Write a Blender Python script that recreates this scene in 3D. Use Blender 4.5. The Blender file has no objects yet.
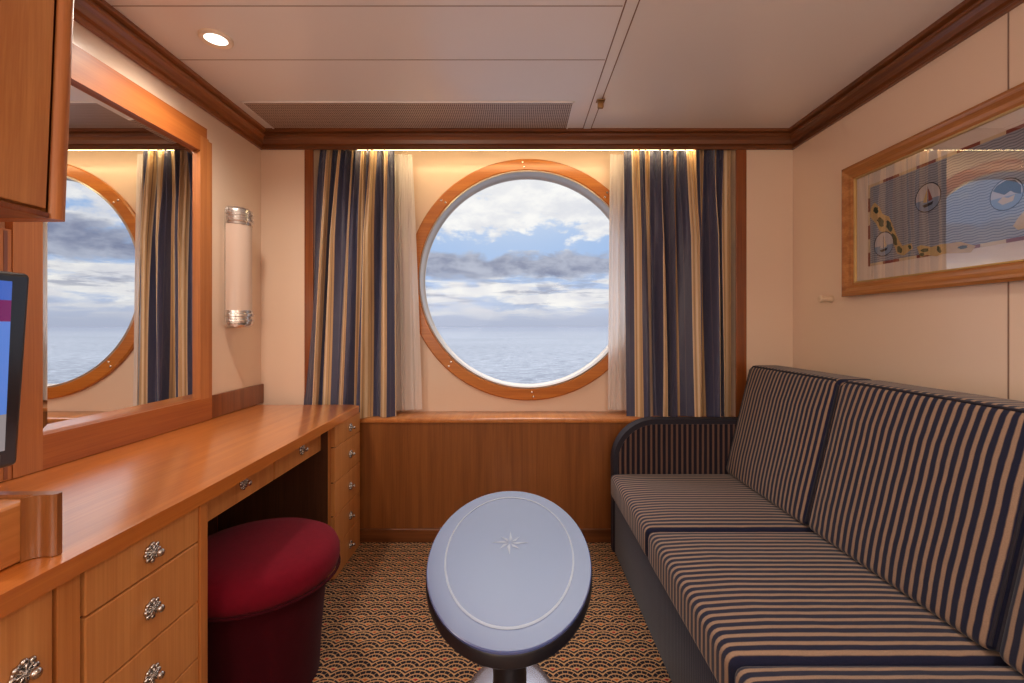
import bpy, bmesh, math, random
from mathutils import Vector, Matrix
random.seed(7)
PI = math.pi
COL = bpy.context.scene.collection
EYE = 1.109          # camera height

# ------------------------------------------------------------------ helpers
def lin(r, g, b):
    f = lambda c: (c/255/12.92) if c/255 <= .04045 else ((c/255+.055)/1.055)**2.4
    return (f(r), f(g), f(b), 1)

class E:
    """tiny arithmetic wrapper that writes Math nodes"""
    def __init__(s, nt, sock): s.nt, s.s = nt, sock
    def _op(s, op, *a):
        n = s.nt.nodes.new('ShaderNodeMath'); n.operation = op
        for i, v in enumerate((s,)+a):
            if isinstance(v, E): s.nt.links.new(v.s, n.inputs[i])
            else: n.inputs[i].default_value = v
        return E(s.nt, n.outputs[0])
    def __add__(s, o): return s._op('ADD', o)
    __radd__ = __add__
    def __sub__(s, o): return s._op('SUBTRACT', o)
    def __rsub__(s, o): return s._op('MULTIPLY', -1.)._op('ADD', o)
    def __mul__(s, o): return s._op('MULTIPLY', o)
    __rmul__ = __mul__
    def __truediv__(s, o): return s._op('DIVIDE', o)
    def floor(s): return s._op('FLOOR')
    def fract(s): return s._op('FRACT')
    def sin(s): return s._op('SINE')
    def abs(s): return s._op('ABSOLUTE')
    def lt(s, o): return s._op('LESS_THAN', o)
    def gt(s, o): return s._op('GREATER_THAN', o)
    def mn(s, o): return s._op('MINIMUM', o)
    def mx(s, o): return s._op('MAXIMUM', o)
    def sqrt(s): return s._op('SQRT')
    def pw(s, o): return s._op('POWER', o)
    def atan2(s, o): return s._op('ARCTAN2', o)
    def step(s, a, b):
        n = s.nt.nodes.new('ShaderNodeMapRange'); n.interpolation_type = 'SMOOTHSTEP'
        s.nt.links.new(s.s, n.inputs[0]); n.inputs[1].default_value = a; n.inputs[2].default_value = b
        return E(s.nt, n.outputs[0])

def mixc(nt, f, a, b):
    n = nt.nodes.new('ShaderNodeMix'); n.data_type = 'RGBA'
    for v, i in ((f, 0), (a, 6), (b, 7)):
        if isinstance(v, E): nt.links.new(v.s, n.inputs[i])
        elif hasattr(v, 'is_linked'): nt.links.new(v, n.inputs[i])
        else: n.inputs[i].default_value = v
    return n.outputs[2]

def noise(nt, vec, scale, detail=4, rough=.5, dist=0):
    n = nt.nodes.new('ShaderNodeTexNoise')
    n.inputs['Scale'].default_value = scale; n.inputs['Detail'].default_value = detail
    n.inputs['Roughness'].default_value = rough; n.inputs['Distortion'].default_value = dist
    if vec is not None: nt.links.new(vec, n.inputs['Vector'])
    return E(nt, n.outputs['Fac'])

def coords(nt, kind='Object', scale=(1, 1, 1)):
    t = nt.nodes.new('ShaderNodeTexCoord'); m = nt.nodes.new('ShaderNodeMapping')
    m.inputs['Scale'].default_value = scale
    nt.links.new(t.outputs[kind], m.inputs['Vector'])
    return m.outputs['Vector']

def xyz(nt, vec):
    n = nt.nodes.new('ShaderNodeSeparateXYZ'); nt.links.new(vec, n.inputs[0])
    return [E(nt, n.outputs[i]) for i in range(3)]

def comb(nt, a, b, c=0.):
    n = nt.nodes.new('ShaderNodeCombineXYZ')
    for i, v in enumerate((a, b, c)):
        if isinstance(v, E): nt.links.new(v.s, n.inputs[i])
        else: n.inputs[i].default_value = v
    return n.outputs[0]

def newmat(name):
    m = bpy.data.materials.new(name); m.use_nodes = True
    nt = m.node_tree; return m, nt, nt.nodes['Principled BSDF']

def plain(name, col, rough=.5, metal=0, var=.06, vscale=9, spec=.5, coat=0, sheen=0, bump=0, bscale=300):
    """plain colour with a little procedural mottling"""
    m, nt, p = newmat(name)
    v = coords(nt)
    dark = tuple(c*(1-var*2) for c in col[:3])+(1,)
    lite = tuple(min(1, c*(1+var)) for c in col[:3])+(1,)
    nt.links.new(mixc(nt, noise(nt, v, vscale), dark, lite), p.inputs['Base Color'])
    p.inputs['Roughness'].default_value = rough; p.inputs['Metallic'].default_value = metal
    p.inputs['Specular IOR Level'].default_value = spec
    p.inputs['Coat Weight'].default_value = coat; p.inputs['Coat Roughness'].default_value = .15
    p.inputs['Sheen Weight'].default_value = sheen
    if bump:
        b = nt.nodes.new('ShaderNodeBump'); b.inputs['Strength'].default_value = bump
        b.inputs['Distance'].default_value = .002
        nt.links.new(noise(nt, v, bscale, 3).s, b.inputs['Height']); nt.links.new(b.outputs[0], p.inputs['Normal'])
    return m

def wood(name, a, b, axis='Z', rough=.32, coat=.25, fine=1.0):
    """veneer: a = light, b = dark, grain runs along axis"""
    m, nt, p = newmat(name)
    s = {'X': (1.2, 28, 28), 'Y': (28, 1.2, 28), 'Z': (28, 28, 1.2)}[axis]
    s2 = {'X': (4, 240, 240), 'Y': (240, 4, 240), 'Z': (240, 240, 4)}[axis]
    n1 = noise(nt, coords(nt, 'Object', s), .9*fine, 5, .6, .6)
    n2 = noise(nt, coords(nt, 'Object', s2), 1., 2, .5)
    f = (n1*.75+n2*.35).step(.32, .78)
    nt.links.new(mixc(nt, f, b, a), p.inputs['Base Color'])
    p.inputs['Roughness'].default_value = rough
    p.inputs['Coat Weight'].default_value = coat; p.inputs['Coat Roughness'].default_value = .18
    return m

def emit(name, col, strength):
    m, nt, p = newmat(name)
    p.inputs['Base Color'].default_value = (.8, .8, .8, 1)
    nt.links.new(mixc(nt, noise(nt, coords(nt), 5), tuple(c*.97 for c in col[:3])+(1,), col), p.inputs['Emission Color'])
    p.inputs['Emission Strength'].default_value = strength
    return m

def ROOT(o):
    while o.parent: o = o.parent
    return o

def obj(name, bm, mat, parent=None, smooth=False, base=None):
    """link bm (world coordinates) as one mesh object; top-level meshes get their origin at their base"""
    me = bpy.data.meshes.new(name)
    bmesh.ops.recalc_face_normals(bm, faces=bm.faces[:])
    if parent: off = Vector(ROOT(parent).location)
    elif base is not None: off = Vector(base)
    else: off = Vector((0, 0, 0))
    bmesh.ops.translate(bm, verts=bm.verts[:], vec=-off)
    bm.to_mesh(me); bm.free()
    for mm in (mat if isinstance(mat, (list, tuple)) else [mat]): me.materials.append(mm)
    if smooth:
        me.polygons.foreach_set('use_smooth', [True]*len(me.polygons))
        if smooth != 'all': me.set_sharp_from_angle(angle=math.radians(38))
    o = bpy.data.objects.new(name, me); COL.objects.link(o)
    if parent: o.parent = parent
    else: o.location = off
    return o

def thing(name, label, cat, loc, group=None):
    o = bpy.data.objects.new(name, None); COL.objects.link(o); o.location = loc
    o.empty_display_size = .1
    return tag(o, label, cat, group)

def tag(o, label, cat, group=None):
    o['label'] = label; o['category'] = cat
    if group: o['group'] = group
    return o

def struct(name, bm, mat, parent=None, smooth=False):
    o = obj(name, bm, mat, parent, smooth)
    if not parent: o['kind'] = 'structure'
    return o

def box(bm, x0, x1, y0, y1, z0, z1, bev=0, seg=2, mi=0):
    b = bmesh.new()
    bmesh.ops.create_cube(b, size=1)
    for v in b.verts:
        v.co = Vector(((x0+x1)/2+v.co.x*(x1-x0), (y0+y1)/2+v.co.y*(y1-y0), (z0+z1)/2+v.co.z*(z1-z0)))
    if bev: bmesh.ops.bevel(b, geom=b.edges[:], offset=bev, segments=seg, affect='EDGES', profile=.5)
    return merge(bm, b, mi)

def merge(bm, b, mi=0, M=None):
    mp = {}
    for v in b.verts: mp[v] = bm.verts.new(M @ v.co if M else v.co)
    out = []
    for f in b.faces:
        nf = bm.faces.new([mp[v] for v in f.verts]); nf.material_index = mi or f.material_index; out.append(nf)
    b.free(); return out

def B(*a, **k):
    bm = bmesh.new(); box(bm, *a, **k); return bm

def lathe(bm, prof, M=Matrix(), n=32, sx=1, sy=1, mi=0, cap=True):
    """prof: list of (r, h) from bottom to top, spun round local Z then moved by M"""
    rings = []
    for r, h in prof:
        rings.append([bm.verts.new(M @ Vector((r*sx*math.cos(2*PI*i/n), r*sy*math.sin(2*PI*i/n), h))) for i in range(n)])
    for a, b in zip(rings, rings[1:]):
        for i in range(n):
            f = bm.faces.new((a[i], a[(i+1) % n], b[(i+1) % n], b[i])); f.material_index = mi
    if cap:
        for r, rev in ((rings[0], True), (rings[-1], False)):
            f = bm.faces.new(r[::-1] if rev else r); f.material_index = mi
    return bm

def prism(bm, pts, fn, d0, d1, mi=0):
    """pts: 2-D outline; fn(a, b, d) -> xyz; extruded from d0 to d1"""
    lo = [bm.verts.new(fn(a, b, d0)) for a, b in pts]; hi = [bm.verts.new(fn(a, b, d1)) for a, b in pts]
    n = len(pts)
    for i in range(n):
        f = bm.faces.new((lo[i], lo[(i+1) % n], hi[(i+1) % n], hi[i])); f.material_index = mi
    for r in (lo[::-1], hi):
        f = bm.faces.new(r); f.material_index = mi
    return bm

def tube(bm, pts, r, n=8, mi=0):
    pts = [Vector(p) for p in pts]; rings = []
    for i, p in enumerate(pts):
        t = (pts[min(i+1, len(pts)-1)]-pts[max(i-1, 0)]).normalized()
        up = Vector((0, 0, 1)) if abs(t.z) < .9 else Vector((1, 0, 0))
        a = t.cross(up).normalized(); b = t.cross(a)
        rings.append([bm.verts.new(p+a*r*math.cos(2*PI*k/n)+b*r*math.sin(2*PI*k/n)) for k in range(n)])
    for A, Bq in zip(rings, rings[1:]):
        for k in range(n):
            f = bm.faces.new((A[k], A[(k+1) % n], Bq[(k+1) % n], Bq[k])); f.material_index = mi
    bm.faces.new(rings[0][::-1]); bm.faces.new(rings[-1])
    return bm

# axis matrices: local Z -> world direction
MX = lambda p: Matrix.Translation(p) @ Matrix.Rotation(PI/2, 4, 'Y')      # +Z -> +X
MXn = lambda p: Matrix.Translation(p) @ Matrix.Rotation(-PI/2, 4, 'Y')    # +Z -> -X
MYn = lambda p: Matrix.Translation(p) @ Matrix.Rotation(PI/2, 4, 'X')     # +Z -> -Y
T = Matrix.Translation

# ------------------------------------------------------------------ materials
M = {}
M['cream'] = plain('cream wall laminate', lin(235, 210, 187), .36, var=.02, vscale=3, coat=.35)
M['ceil'] = plain('lacquered ceiling panel', lin(240, 236, 234), .33, var=.02, vscale=2, coat=.3)
M['groove'] = plain('panel groove', lin(140, 112, 96), .7)
M['honeyY'] = wood('honey veneer lengthwise', lin(208, 138, 78), lin(178, 106, 52), 'Y', .28, .35)
M['honeyZ'] = wood('honey veneer upright', lin(204, 134, 74), lin(174, 104, 50), 'Z', .36, .2)
M['honeyF'] = wood('honey veneer drawer', lin(208, 144, 84), lin(184, 116, 62), 'Z', .36, .2)
M['amber'] = wood('amber window ring', lin(205, 128, 48), lin(176, 98, 30), 'X', .3, .3)
M['panel'] = wood('brown wainscot veneer', lin(150, 92, 46), lin(118, 68, 32), 'Z', .32, .3)
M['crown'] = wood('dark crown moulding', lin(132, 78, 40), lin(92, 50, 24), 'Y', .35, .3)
M['crownL'] = wood('crown moulding painted lit', lin(168, 104, 56), lin(122, 70, 34), 'Y', .35, .3)  # copy of the crown wood for the left wall, light put into its colour
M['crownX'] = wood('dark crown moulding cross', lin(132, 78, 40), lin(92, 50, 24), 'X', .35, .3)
M['frameY'] = wood('mirror frame veneer', lin(180, 104, 44), lin(152, 78, 30), 'Y', .5, .06)
M['frameZ'] = wood('mirror frame veneer upright', lin(196, 126, 70), lin(170, 100, 50), 'Z', .45, .1)
M['pframe'] = wood('picture frame wood', lin(196, 134, 76), lin(150, 92, 44), 'Y', .25, .4)
M['jamb'] = wood('dark red jamb', lin(150, 84, 40), lin(112, 56, 24), 'Z', .3, .3)
M['chrome'] = plain('polished chrome', lin(215, 210, 206), .25, .85, .04)
M['pewter'] = plain('antique pewter', lin(200, 196, 194), .2, 1, .14, 160)
M['steel'] = plain('brushed steel rim', lin(192, 180, 170), .32, .35, .05)
M['shade'] = wood('kneehole veneer with painted shade', lin(86, 50, 28), lin(62, 34, 18), 'Z', .5, .05)  # shade of the kneehole painted into the veneer colour
M['black'] = plain('black plastic', lin(24, 25, 34), .35)
M['silver'] = plain('silver plastic', lin(160, 155, 148), .4, .3)
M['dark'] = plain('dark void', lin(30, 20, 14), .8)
M['frost'] = plain('frosted sconce glass', lin(214, 190, 174), .35, var=.01, coat=.3)
M['mat'] = plain('white mat board', lin(236, 222, 212), .7, var=.02)
M['gold'] = plain('gilt slip', lin(205, 170, 110), .35, .6)
M['brass'] = plain('aged brass fitting', lin(150, 115, 75), .4, .7)
M['peg'] = plain('beige peg', lin(225, 200, 172), .35)
M['red'] = plain('crimson velvet', lin(112, 13, 33), .85, var=.12, vscale=60, spec=.1, sheen=.03, bump=.3, bscale=500)
M['red_shaded'] = plain('crimson velvet painted shaded', lin(62, 6, 18), .95, var=.12, vscale=60, spec=.1, sheen=.03, bump=.3, bscale=500)  # same velvet as the seat, darkened to stand in for shade
M['navyedge'] = plain('navy table edge', lin(16, 16, 26), .45, coat=.05)
M['desk'] = wood('glossy desk veneer', lin(216, 130, 54), lin(192, 106, 40), 'Y', .35, 1.0)
_p = M['desk'].node_tree.nodes['Principled BSDF']; _p.inputs['Coat IOR'].default_value = 2.6; _p.inputs['Coat Roughness'].default_value = .19
M['tabletop'] = plain('blue grey table laminate', lin(74, 88, 140), .24, var=.03, vscale=4, spec=.8, coat=.55)
M['inlay'] = plain('pale table inlay', lin(150, 160, 184), .25, coat=.5)
M['plate'] = plain('satin base plate', lin(170, 172, 185), .25, .8)
M['tvblack'] = plain('television bezel', lin(28, 32, 44), .28, var=.1, vscale=80)
M['piping'] = plain('navy piping', lin(28, 24, 38), .75)

def make_mirror():
    m, nt, p = newmat('silvered mirror')
    nt.links.new(mixc(nt, noise(nt, coords(nt), 2), (.90, .91, .92, 1), (.93, .93, .93, 1)), p.inputs['Base Color'])
    p.inputs['Metallic'].default_value = 1; p.inputs['Roughness'].default_value = .0
    return m
M['mirror'] = make_mirror()

def make_glass(name, refl):
    m, nt, p = newmat(name)
    nt.nodes.remove(p)
    tr = nt.nodes.new('ShaderNodeBsdfTransparent'); gl = nt.nodes.new('ShaderNodeBsdfGlossy')
    gl.inputs['Roughness'].default_value = .01
    nt.links.new(mixc(nt, noise(nt, coords(nt), 3), (.97, .98, .98, 1), (1, 1, 1, 1)), tr.inputs['Color'])
    mx = nt.nodes.new('ShaderNodeMixShader'); lw = nt.nodes.new('ShaderNodeLayerWeight'); lw.inputs['Blend'].default_value = .5
    f = E(nt, lw.outputs['Facing']).pw(refl[1])*(1-refl[0])+refl[0]
    nt.links.new(f.s, mx.inputs[0]); nt.links.new(tr.outputs[0], mx.inputs[1]); nt.links.new(gl.outputs[0], mx.inputs[2])
    nt.links.new(mx.outputs[0], nt.nodes['Material Output'].inputs[0])
    return m
M['glass'] = make_glass('window glass', (.005, 5.))
M['pglass'] = make_glass('picture glass', (.20, 3.))

def make_sheer():
    m, nt, p = newmat('white sheer voile')
    nt.nodes.remove(p)
    tr = nt.nodes.new('ShaderNodeBsdfTransparent'); tl = nt.nodes.new('ShaderNodeBsdfTranslucent'); df = nt.nodes.new('ShaderNodeBsdfDiffuse')
    c = mixc(nt, noise(nt, coords(nt, 'Object', (400, 400, 2)), 1), lin(240, 232, 228), lin(255, 252, 250))
    nt.links.new(c, tl.inputs[0]); nt.links.new(c, df.inputs[0])
    a = nt.nodes.new('ShaderNodeMixShader'); a.inputs[0].default_value = .65
    nt.links.new(tl.outputs[0], a.inputs[1]); nt.links.new(df.outputs[0], a.inputs[2])
    b = nt.nodes.new('ShaderNodeMixShader'); b.inputs[0].default_value = .95
    nt.links.new(tr.outputs[0], b.inputs[1]); nt.links.new(a.outputs[0], b.inputs[2])
    nt.links.new(b.outputs[0], nt.nodes['Material Output'].inputs[0])
    return m
M['sheer'] = make_sheer()

def make_curtain_mat(rep):
    m, nt, p = newmat('striped satin curtain')
    t = nt.nodes.new('ShaderNodeTexCoord')
    u, v, _ = xyz(nt, t.outputs['UV'])
    f = (u*rep).fract()
    navy, tan, pale, br = lin(62, 64, 92), lin(196, 160, 116), lin(220, 196, 162), lin(128, 100, 78)
    c = mixc(nt, f.gt(.54), navy, tan)
    c = mixc(nt, (f.gt(.54))*(f.lt(.58)), c, pale)
    c = mixc(nt, (f.gt(.63))*(f.lt(.65)), c, br)
    c = mixc(nt, (f.gt(.70))*(f.lt(.80)), c, pale)
    c = mixc(nt, (f.gt(.90))*(f.lt(.92)), c, br)
    c = mixc(nt, (f.gt(.24))*(f.lt(.27)), c, lin(88, 84, 100))
    nt.links.new(c, p.inputs['Base Color'])
    p.inputs['Roughness'].default_value = .42; p.inputs['Sheen Weight'].default_value = .25
    b = nt.nodes.new('ShaderNodeBump'); b.inputs['Strength'].default_value = .55; b.inputs['Distance'].default_value = .012
    nt.links.new((noise(nt, coords(nt, 'Object', (14, 14, 5)), 1.5, 4, .6, .8)+noise(nt, coords(nt, 'Object', (26, 26, 18)), 1., 2, .5, 1.5)*v.step(.86, .98)*1.6).s, b.inputs['Height'])
    nt.links.new(b.outputs[0], p.inputs['Normal'])
    return m
M['curtL'] = make_curtain_mat(6.6)
M['curtR'] = make_curtain_mat(8.0)

def make_stripe(name, axis, period, duty, navy, tan, wob=.0012):
    m, nt, p = newmat(name)
    v = coords(nt)
    c3 = xyz(nt, v)
    w = noise(nt, v, 14, 3)
    f = ((c3[axis]+(w-.5)*wob*4)/period).fract()
    d = (f-.5).abs()
    mask = d.step(duty/2+.07, duty/2-.07)
    weave = noise(nt, v, 420, 2)
    tanv = mixc(nt, weave, tuple(k*.62 for k in tan[:3])+(1,), tan)
    navv = mixc(nt, weave, tuple(k*.5 for k in navy[:3])+(1,), tuple(k*1.35 for k in navy[:3])+(1,))
    nt.links.new(mixc(nt, mask, navv, tanv), p.inputs['Base Color'])
    p.inputs['Roughness'].default_value = .85; p.inputs['Specular IOR Level'].default_value = .2
    p.inputs['Sheen Weight'].default_value = .15
    b = nt.nodes.new('ShaderNodeBump'); b.inputs['Strength'].default_value = .35; b.inputs['Distance'].default_value = .002
    nt.links.new((weave*.5+mask).s, b.inputs['Height']); nt.links.new(b.outputs[0], p.inputs['Normal'])
    return m
NAVY, TAN = lin(22, 25, 52), lin(160, 132, 112)
M['seat'] = make_stripe('navy tan stripe upholstery', 1, .0255, .42, NAVY, TAN)
M['arm'] = make_stripe('navy tan stripe arm', 0, .0252, .40, lin(30, 26, 38), lin(112, 86, 76), .0005)
M['base'] = make_stripe('navy pinstripe base', 1, .0128, .42, lin(14, 18, 44), lin(42, 44, 72), .0004)

def make_carpet():
    m, nt, p = newmat('fan pattern carpet')
    x, y, _ = xyz(nt, coords(nt))
    W, H, R = .079, .045, .0605
    def cand(k):
        r = (y/H).floor()-k
        dy = y-r*H
        off = (r*.5).fract()*W          # every other row shifts half a fan
        dx = (((x-off)/W+.5).fract()-.5)*W
        return dx, dy, (dx*dx+dy*dy).sqrt()
    ax, ay, ad = cand(1); bx_, by_, bd = cand(0)
    ina = ad.lt(R)
    sel = lambda a, b: b+(a-b)*ina
    dx, dy, d = sel(ax, bx_), sel(ay, by_), sel(ad, bd)
    ang = dx.atan2(dy)                                   # 0 straight up the fan
    ring = (d/R*3.7+.1).fract()
    seg = ((ang/.44)+(d/R*3.7+.1).floor()*.5+.5).fract()
    darkm = (ring.step(.06, .18))*((1.0-ring).step(.10, .22))*((seg-.5).abs().step(.49, .42))*(d.step(.011, .014))*(1.0-d.step(R-.006, R-.003))
    fuzz = noise(nt, coords(nt), 700, 2)
    tan = mixc(nt, fuzz, lin(158, 116, 80), lin(222, 178, 132))
    c = mixc(nt, darkm, tan, mixc(nt, fuzz, lin(16, 16, 24), lin(44, 42, 54)))
    big = noise(nt, coords(nt), 23, 1)
    dot = mixc(nt, big.gt(.53), lin(186, 92, 36), lin(168, 34, 40))
    c = mixc(nt, d.lt(.0105)*(dy.gt(.0005)), c, dot)
    nt.links.new(c, p.inputs['Base Color'])
    p.inputs['Roughness'].default_value = .95; p.inputs['Specular IOR Level'].default_value = .1
    b = nt.nodes.new('ShaderNodeBump'); b.inputs['Strength'].default_value = .4; b.inputs['Distance'].default_value = .003
    nt.links.new(fuzz.s, b.inputs['Height']); nt.links.new(b.outputs[0], p.inputs['Normal'])
    return m
M['carpet'] = make_carpet()

def make_vent():
    m, nt, p = newmat('perforated vent grille')
    x, y, _ = xyz(nt, coords(nt))
    a = ((x/.009).fract()-.5).abs(); b = ((y/.016).fract()-.5).abs()
    hole = (a.lt(.30))*(b.lt(.38))
    nt.links.new(mixc(nt, hole, lin(205, 182, 168), lin(84, 68, 60)), p.inputs['Base Color'])
    p.inputs['Roughness'].default_value = .45
    return m
M['vent'] = make_vent()

def make_screen():
    m, nt, p = newmat('television picture')
    z = xyz(nt, coords(nt))[2]              # local height above the television foot
    c = mixc(nt, z.gt(.20), lin(150, 140, 140), lin(92, 132, 214))
    c = mixc(nt, z.gt(.405), c, lin(116, 26, 92))
    c = mixc(nt, z.gt(.452), c, lin(62, 100, 190))
    nt.links.new(c, p.inputs['Emission Color']); p.inputs['Emission Strength'].default_value = .9
    p.inputs['Base Color'].default_value = (.01, .01, .015, 1); p.inputs['Roughness'].default_value = .15
    return m
M['screen'] = make_screen()

def make_sea():
    m, nt, p = newmat('ocean water')
    v = coords(nt)
    x, y, _ = xyz(nt, v)
    n1 = noise(nt, coords(nt, 'Object', (.22, .5, 1)), 1., 8, .66)
    n2 = noise(nt, coords(nt, 'Object', (.006, .012, 1)), 1., 5, .6)
    f = (n1*.95+n2*.2).step(.42, .70)
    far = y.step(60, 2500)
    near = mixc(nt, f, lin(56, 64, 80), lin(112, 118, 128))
    spark = noise(nt, coords(nt, 'Object', (.9, .55, 1)), 1., 3, .7).step(.58, .68)*(1.0-y.step(30, 900))  # glints on the waves painted into the water colour
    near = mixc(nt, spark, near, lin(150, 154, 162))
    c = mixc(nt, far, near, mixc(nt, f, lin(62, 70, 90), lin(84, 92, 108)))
    nt.links.new(c, p.inputs['Base Color'])
    p.inputs['Roughness'].default_value = .5; p.inputs['Specular IOR Level'].default_value = .3
    b = nt.nodes.new('ShaderNodeBump'); b.inputs['Strength'].default_value = .5; b.inputs['Distance'].default_value = 1.5
    nt.links.new(n1.s, b.inputs['Height']); nt.links.new(b.outputs[0], p.inputs['Normal'])
    return m
M['sea'] = make_sea()

def make_map():
    m, nt, p = newmat('printed sea of the map')
    v = coords(nt); x, y, z = xyz(nt, v)
    wav = ((z+(y*150).sin()*.0012)/.0085).fract()
    nt.links.new(mixc(nt, wav.lt(.30), lin(166, 172, 186), lin(112, 118, 138)), p.inputs['Base Color'])
    p.inputs['Roughness'].default_value = .7
    return m
M['mapsea'] = make_map()
M['mapland'] = plain('printed land', lin(214, 184, 130), .7, var=.08, vscale=90)
M['mapgreen'] = plain('printed foliage', lin(78, 92, 66), .7, var=.2, vscale=150)
M['mapred'] = plain('printed red bar', lin(142, 72, 60), .7)
M['mapcream'] = plain('printed cream bar', lin(222, 200, 168), .7)
M['mapink'] = plain('printed dark ink', lin(44, 40, 48), .7)
M['mappale'] = plain('printed pale sky', lin(206, 200, 204), .7, var=.04)
M['mapblue'] = plain('printed blue water', lin(140, 160, 190), .7)

# ------------------------------------------------------------------ room shell
XL, XR, YF, YB = -1.321, 1.435, 2.383, -2.6       # left wall, right wall, front wall face, rear wall
ZC = 2.117                                         # ceiling
OL, OR_, YW = -1.05, 1.15, 2.58                    # window recess
SILL = .638
WC = Vector((.067, YW, 1.373))                     # porthole centre
RO, RG = .673, .607

struct('floor', B(XL-.1, XR+.1, YB-.1, YW+.1, -.06, 0), M['carpet'])
struct('ceiling', B(XL-.1, XR+.1, YB-.1, YW+.1, ZC, ZC+.06), M['ceil'])
ceil = bpy.data.objects['ceiling']
for y in (1.735, 1.444, .55, -.4):
    struct('panel_seam', B(XL+.04, .335, y-.0015, y+.0015, ZC-.0008, ZC+.001), M['groove'], ceil)
bm = bmesh.new()
box(bm, .338, .342, YB, 2.33, ZC-.0012, ZC+.001); box(bm, .378, .383, YB, 2.33, ZC-.0012, ZC+.001)
struct('panel_seam', bm, M['groove'], ceil)
struct('joint_strip', B(.342, .378, YB, 2.33, ZC-.004, ZC+.001, bev=.0015), M['ceil'], ceil)

struct('wall_left', B(XL-.08, XL, YB, YW+.1, 0, ZC+.03), M['cream'])
wr = struct('wall_right', B(XR, XR+.08, YB, YW+.1, 0, ZC+.03), M['cream'])
bm = bmesh.new(); box(bm, XR-.0012, XR+.002, 1.338, 1.342, .3, 2.03); struct('panel_seam', bm, M['groove'], wr)
struct('wall_rear', B(XL-.1, XR+.1, YB-.08, YB, 0, ZC+.03), M['cream'])
# front wall: flanks beside the recess, recess back with a round opening, recess cheeks
bm = bmesh.new()
box(bm, XL-.02, OL, YF, YW+.1, SILL, ZC+.03); box(bm, OR_, XR+.02, YF, YW+.1, SILL, ZC+.03)
box(bm, XL-.02, XR+.02, YF+.012, YW+.1, 0, SILL-.02)
N = 96
def holed(bm, y, x0, x1, z0, z1, r, flip=False):
    ins, outs = [], []
    for i in range(N):
        a = 2*PI*i/N; c, s = math.cos(a), math.sin(a)
        ins.append(bm.verts.new((WC.x+r*c, y, WC.z+r*s)))
        ts = []
        if c > 1e-9: ts.append((x1-WC.x)/c)
        if c < -1e-9: ts.append((x0-WC.x)/c)
        if s > 1e-9: ts.append((z1-WC.z)/s)
        if s < -1e-9: ts.append((z0-WC.z)/s)
        t = min(ts); outs.append(bm.verts.new((WC.x+t*c, y, WC.z+t*s)))
    for i in range(N):
        j = (i+1) % N
        bm.faces.new((ins[i], ins[j], outs[j], outs[i]))
    corners = [(x0, z0), (x0, z1), (x1, z0), (x1, z1)]
    for cx, cz in corners:                              # close the little corner triangles
        best = sorted(range(N), key=lambda k: (outs[k].co.x-cx)**2+(outs[k].co.z-cz)**2)[:2]
        i, j = best
        if abs(outs[i].co.x-outs[j].co.x) > 1e-6 and abs(outs[i].co.z-outs[j].co.z) > 1e-6:
            bm.faces.new((outs[i], outs[j], bm.verts.new((cx, y, cz))))
    return ins
i0 = holed(bm, YW, OL-.01, OR_+.01, SILL-.03, ZC+.02, .62)
i1 = holed(bm, YW+.14, OL-.25, OR_+.25, SILL-.3, ZC+.1, .62)
for i in range(N):
    j = (i+1) % N; bm.faces.new((i0[i], i0[j], i1[j], i1[i]))
struct('wall_front', bm, M['cream'])

# window: amber ring, steel rim, glass, screws, sill
win = bpy.data.objects.new('window_1', None); COL.objects.link(win); win.location = (WC.x, YW, SILL); win['kind'] = 'structure'
def ringprof(bm, prof, n=96, mi=0):
    """prof: closed loop of (radius, y)"""
    rings = [[bm.verts.new((WC.x+r*math.cos(2*PI*i/n), y, WC.z+r*math.sin(2*PI*i/n))) for i in range(n)] for r, y in prof]
    for a, b in zip(rings, rings[1:]+rings[:1]):
        for i in range(n):
            j = (i+1) % n; bm.faces.new((a[i], a[j], b[j], b[i])).material_index = mi
    return bm
struct('window_frame', ringprof(bmesh.new(), [(RO, YW+.001), (RO, YW-.018), (RO-.006, YW-.024), (RG+.006, YW-.024), (RG, YW-.018), (RG, YW+.03)]), M['amber'], win, True)
struct('steel_rim', ringprof(bmesh.new(), [(RG+.002, YW-.02), (RG+.002, YW+.1), (RG-.012, YW+.1), (RG-.012, YW+.085), (RG-.008, YW+.080), (RG-.007, YW+.03), (RG-.009, YW-.004), (RG-.007, YW-.024)]), M['steel'], win, True)
bm = bmesh.new(); bm.faces.new([bm.verts.new((WC.x+(RG-.012)*math.cos(2*PI*i/96), YW+.09, WC.z+(RG-.012)*math.sin(2*PI*i/96))) for i in range(96)]); struct('pane', bm, M['glass'], win)
for k in range(8):
    a = PI/2+k*PI/4+.04
    for s in (-1, 1):
        rr = (RO+RG)/2+.013*s; aa = a+.006*s
        bm = bmesh.new()
        lathe(bm, [(.0001, 0), (.0065, 0), (.0065, .0015), (.004, .004), (.0001, .0045)], MYn((WC.x+rr*math.cos(aa), YW-.024, WC.z+rr*math.sin(aa))), 10, cap=False)
        struct('screw', bm, M['chrome'], win, True)
bm = bmesh.new(); box(bm, OL-.02, OR_+.02, YF-.014, YW, SILL-.024, SILL, bev=.006)
struct('window_sill', bm, M['honeyY'], win, True)

# wainscot, jamb posts, baseboards
struct('trim_1', B(-1.30, XR-.01, YF-.004, YF+.014, .06, SILL-.022), M['panel'])
struct('baseboard_front', B(XL+.02, XR-.02, YF-.018, YF-.002, 0, .068, bev=.003), M['crownX'])
for n, x0, x1 in (('trim_2', OL-.044, OL+.002), ('trim_3', OR_-.012, OR_+.042)):
    struct(n, B(x0, x1, YF-.006, YF+.004, SILL+.0, 2.03, bev=.002), M['jamb'])
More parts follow.
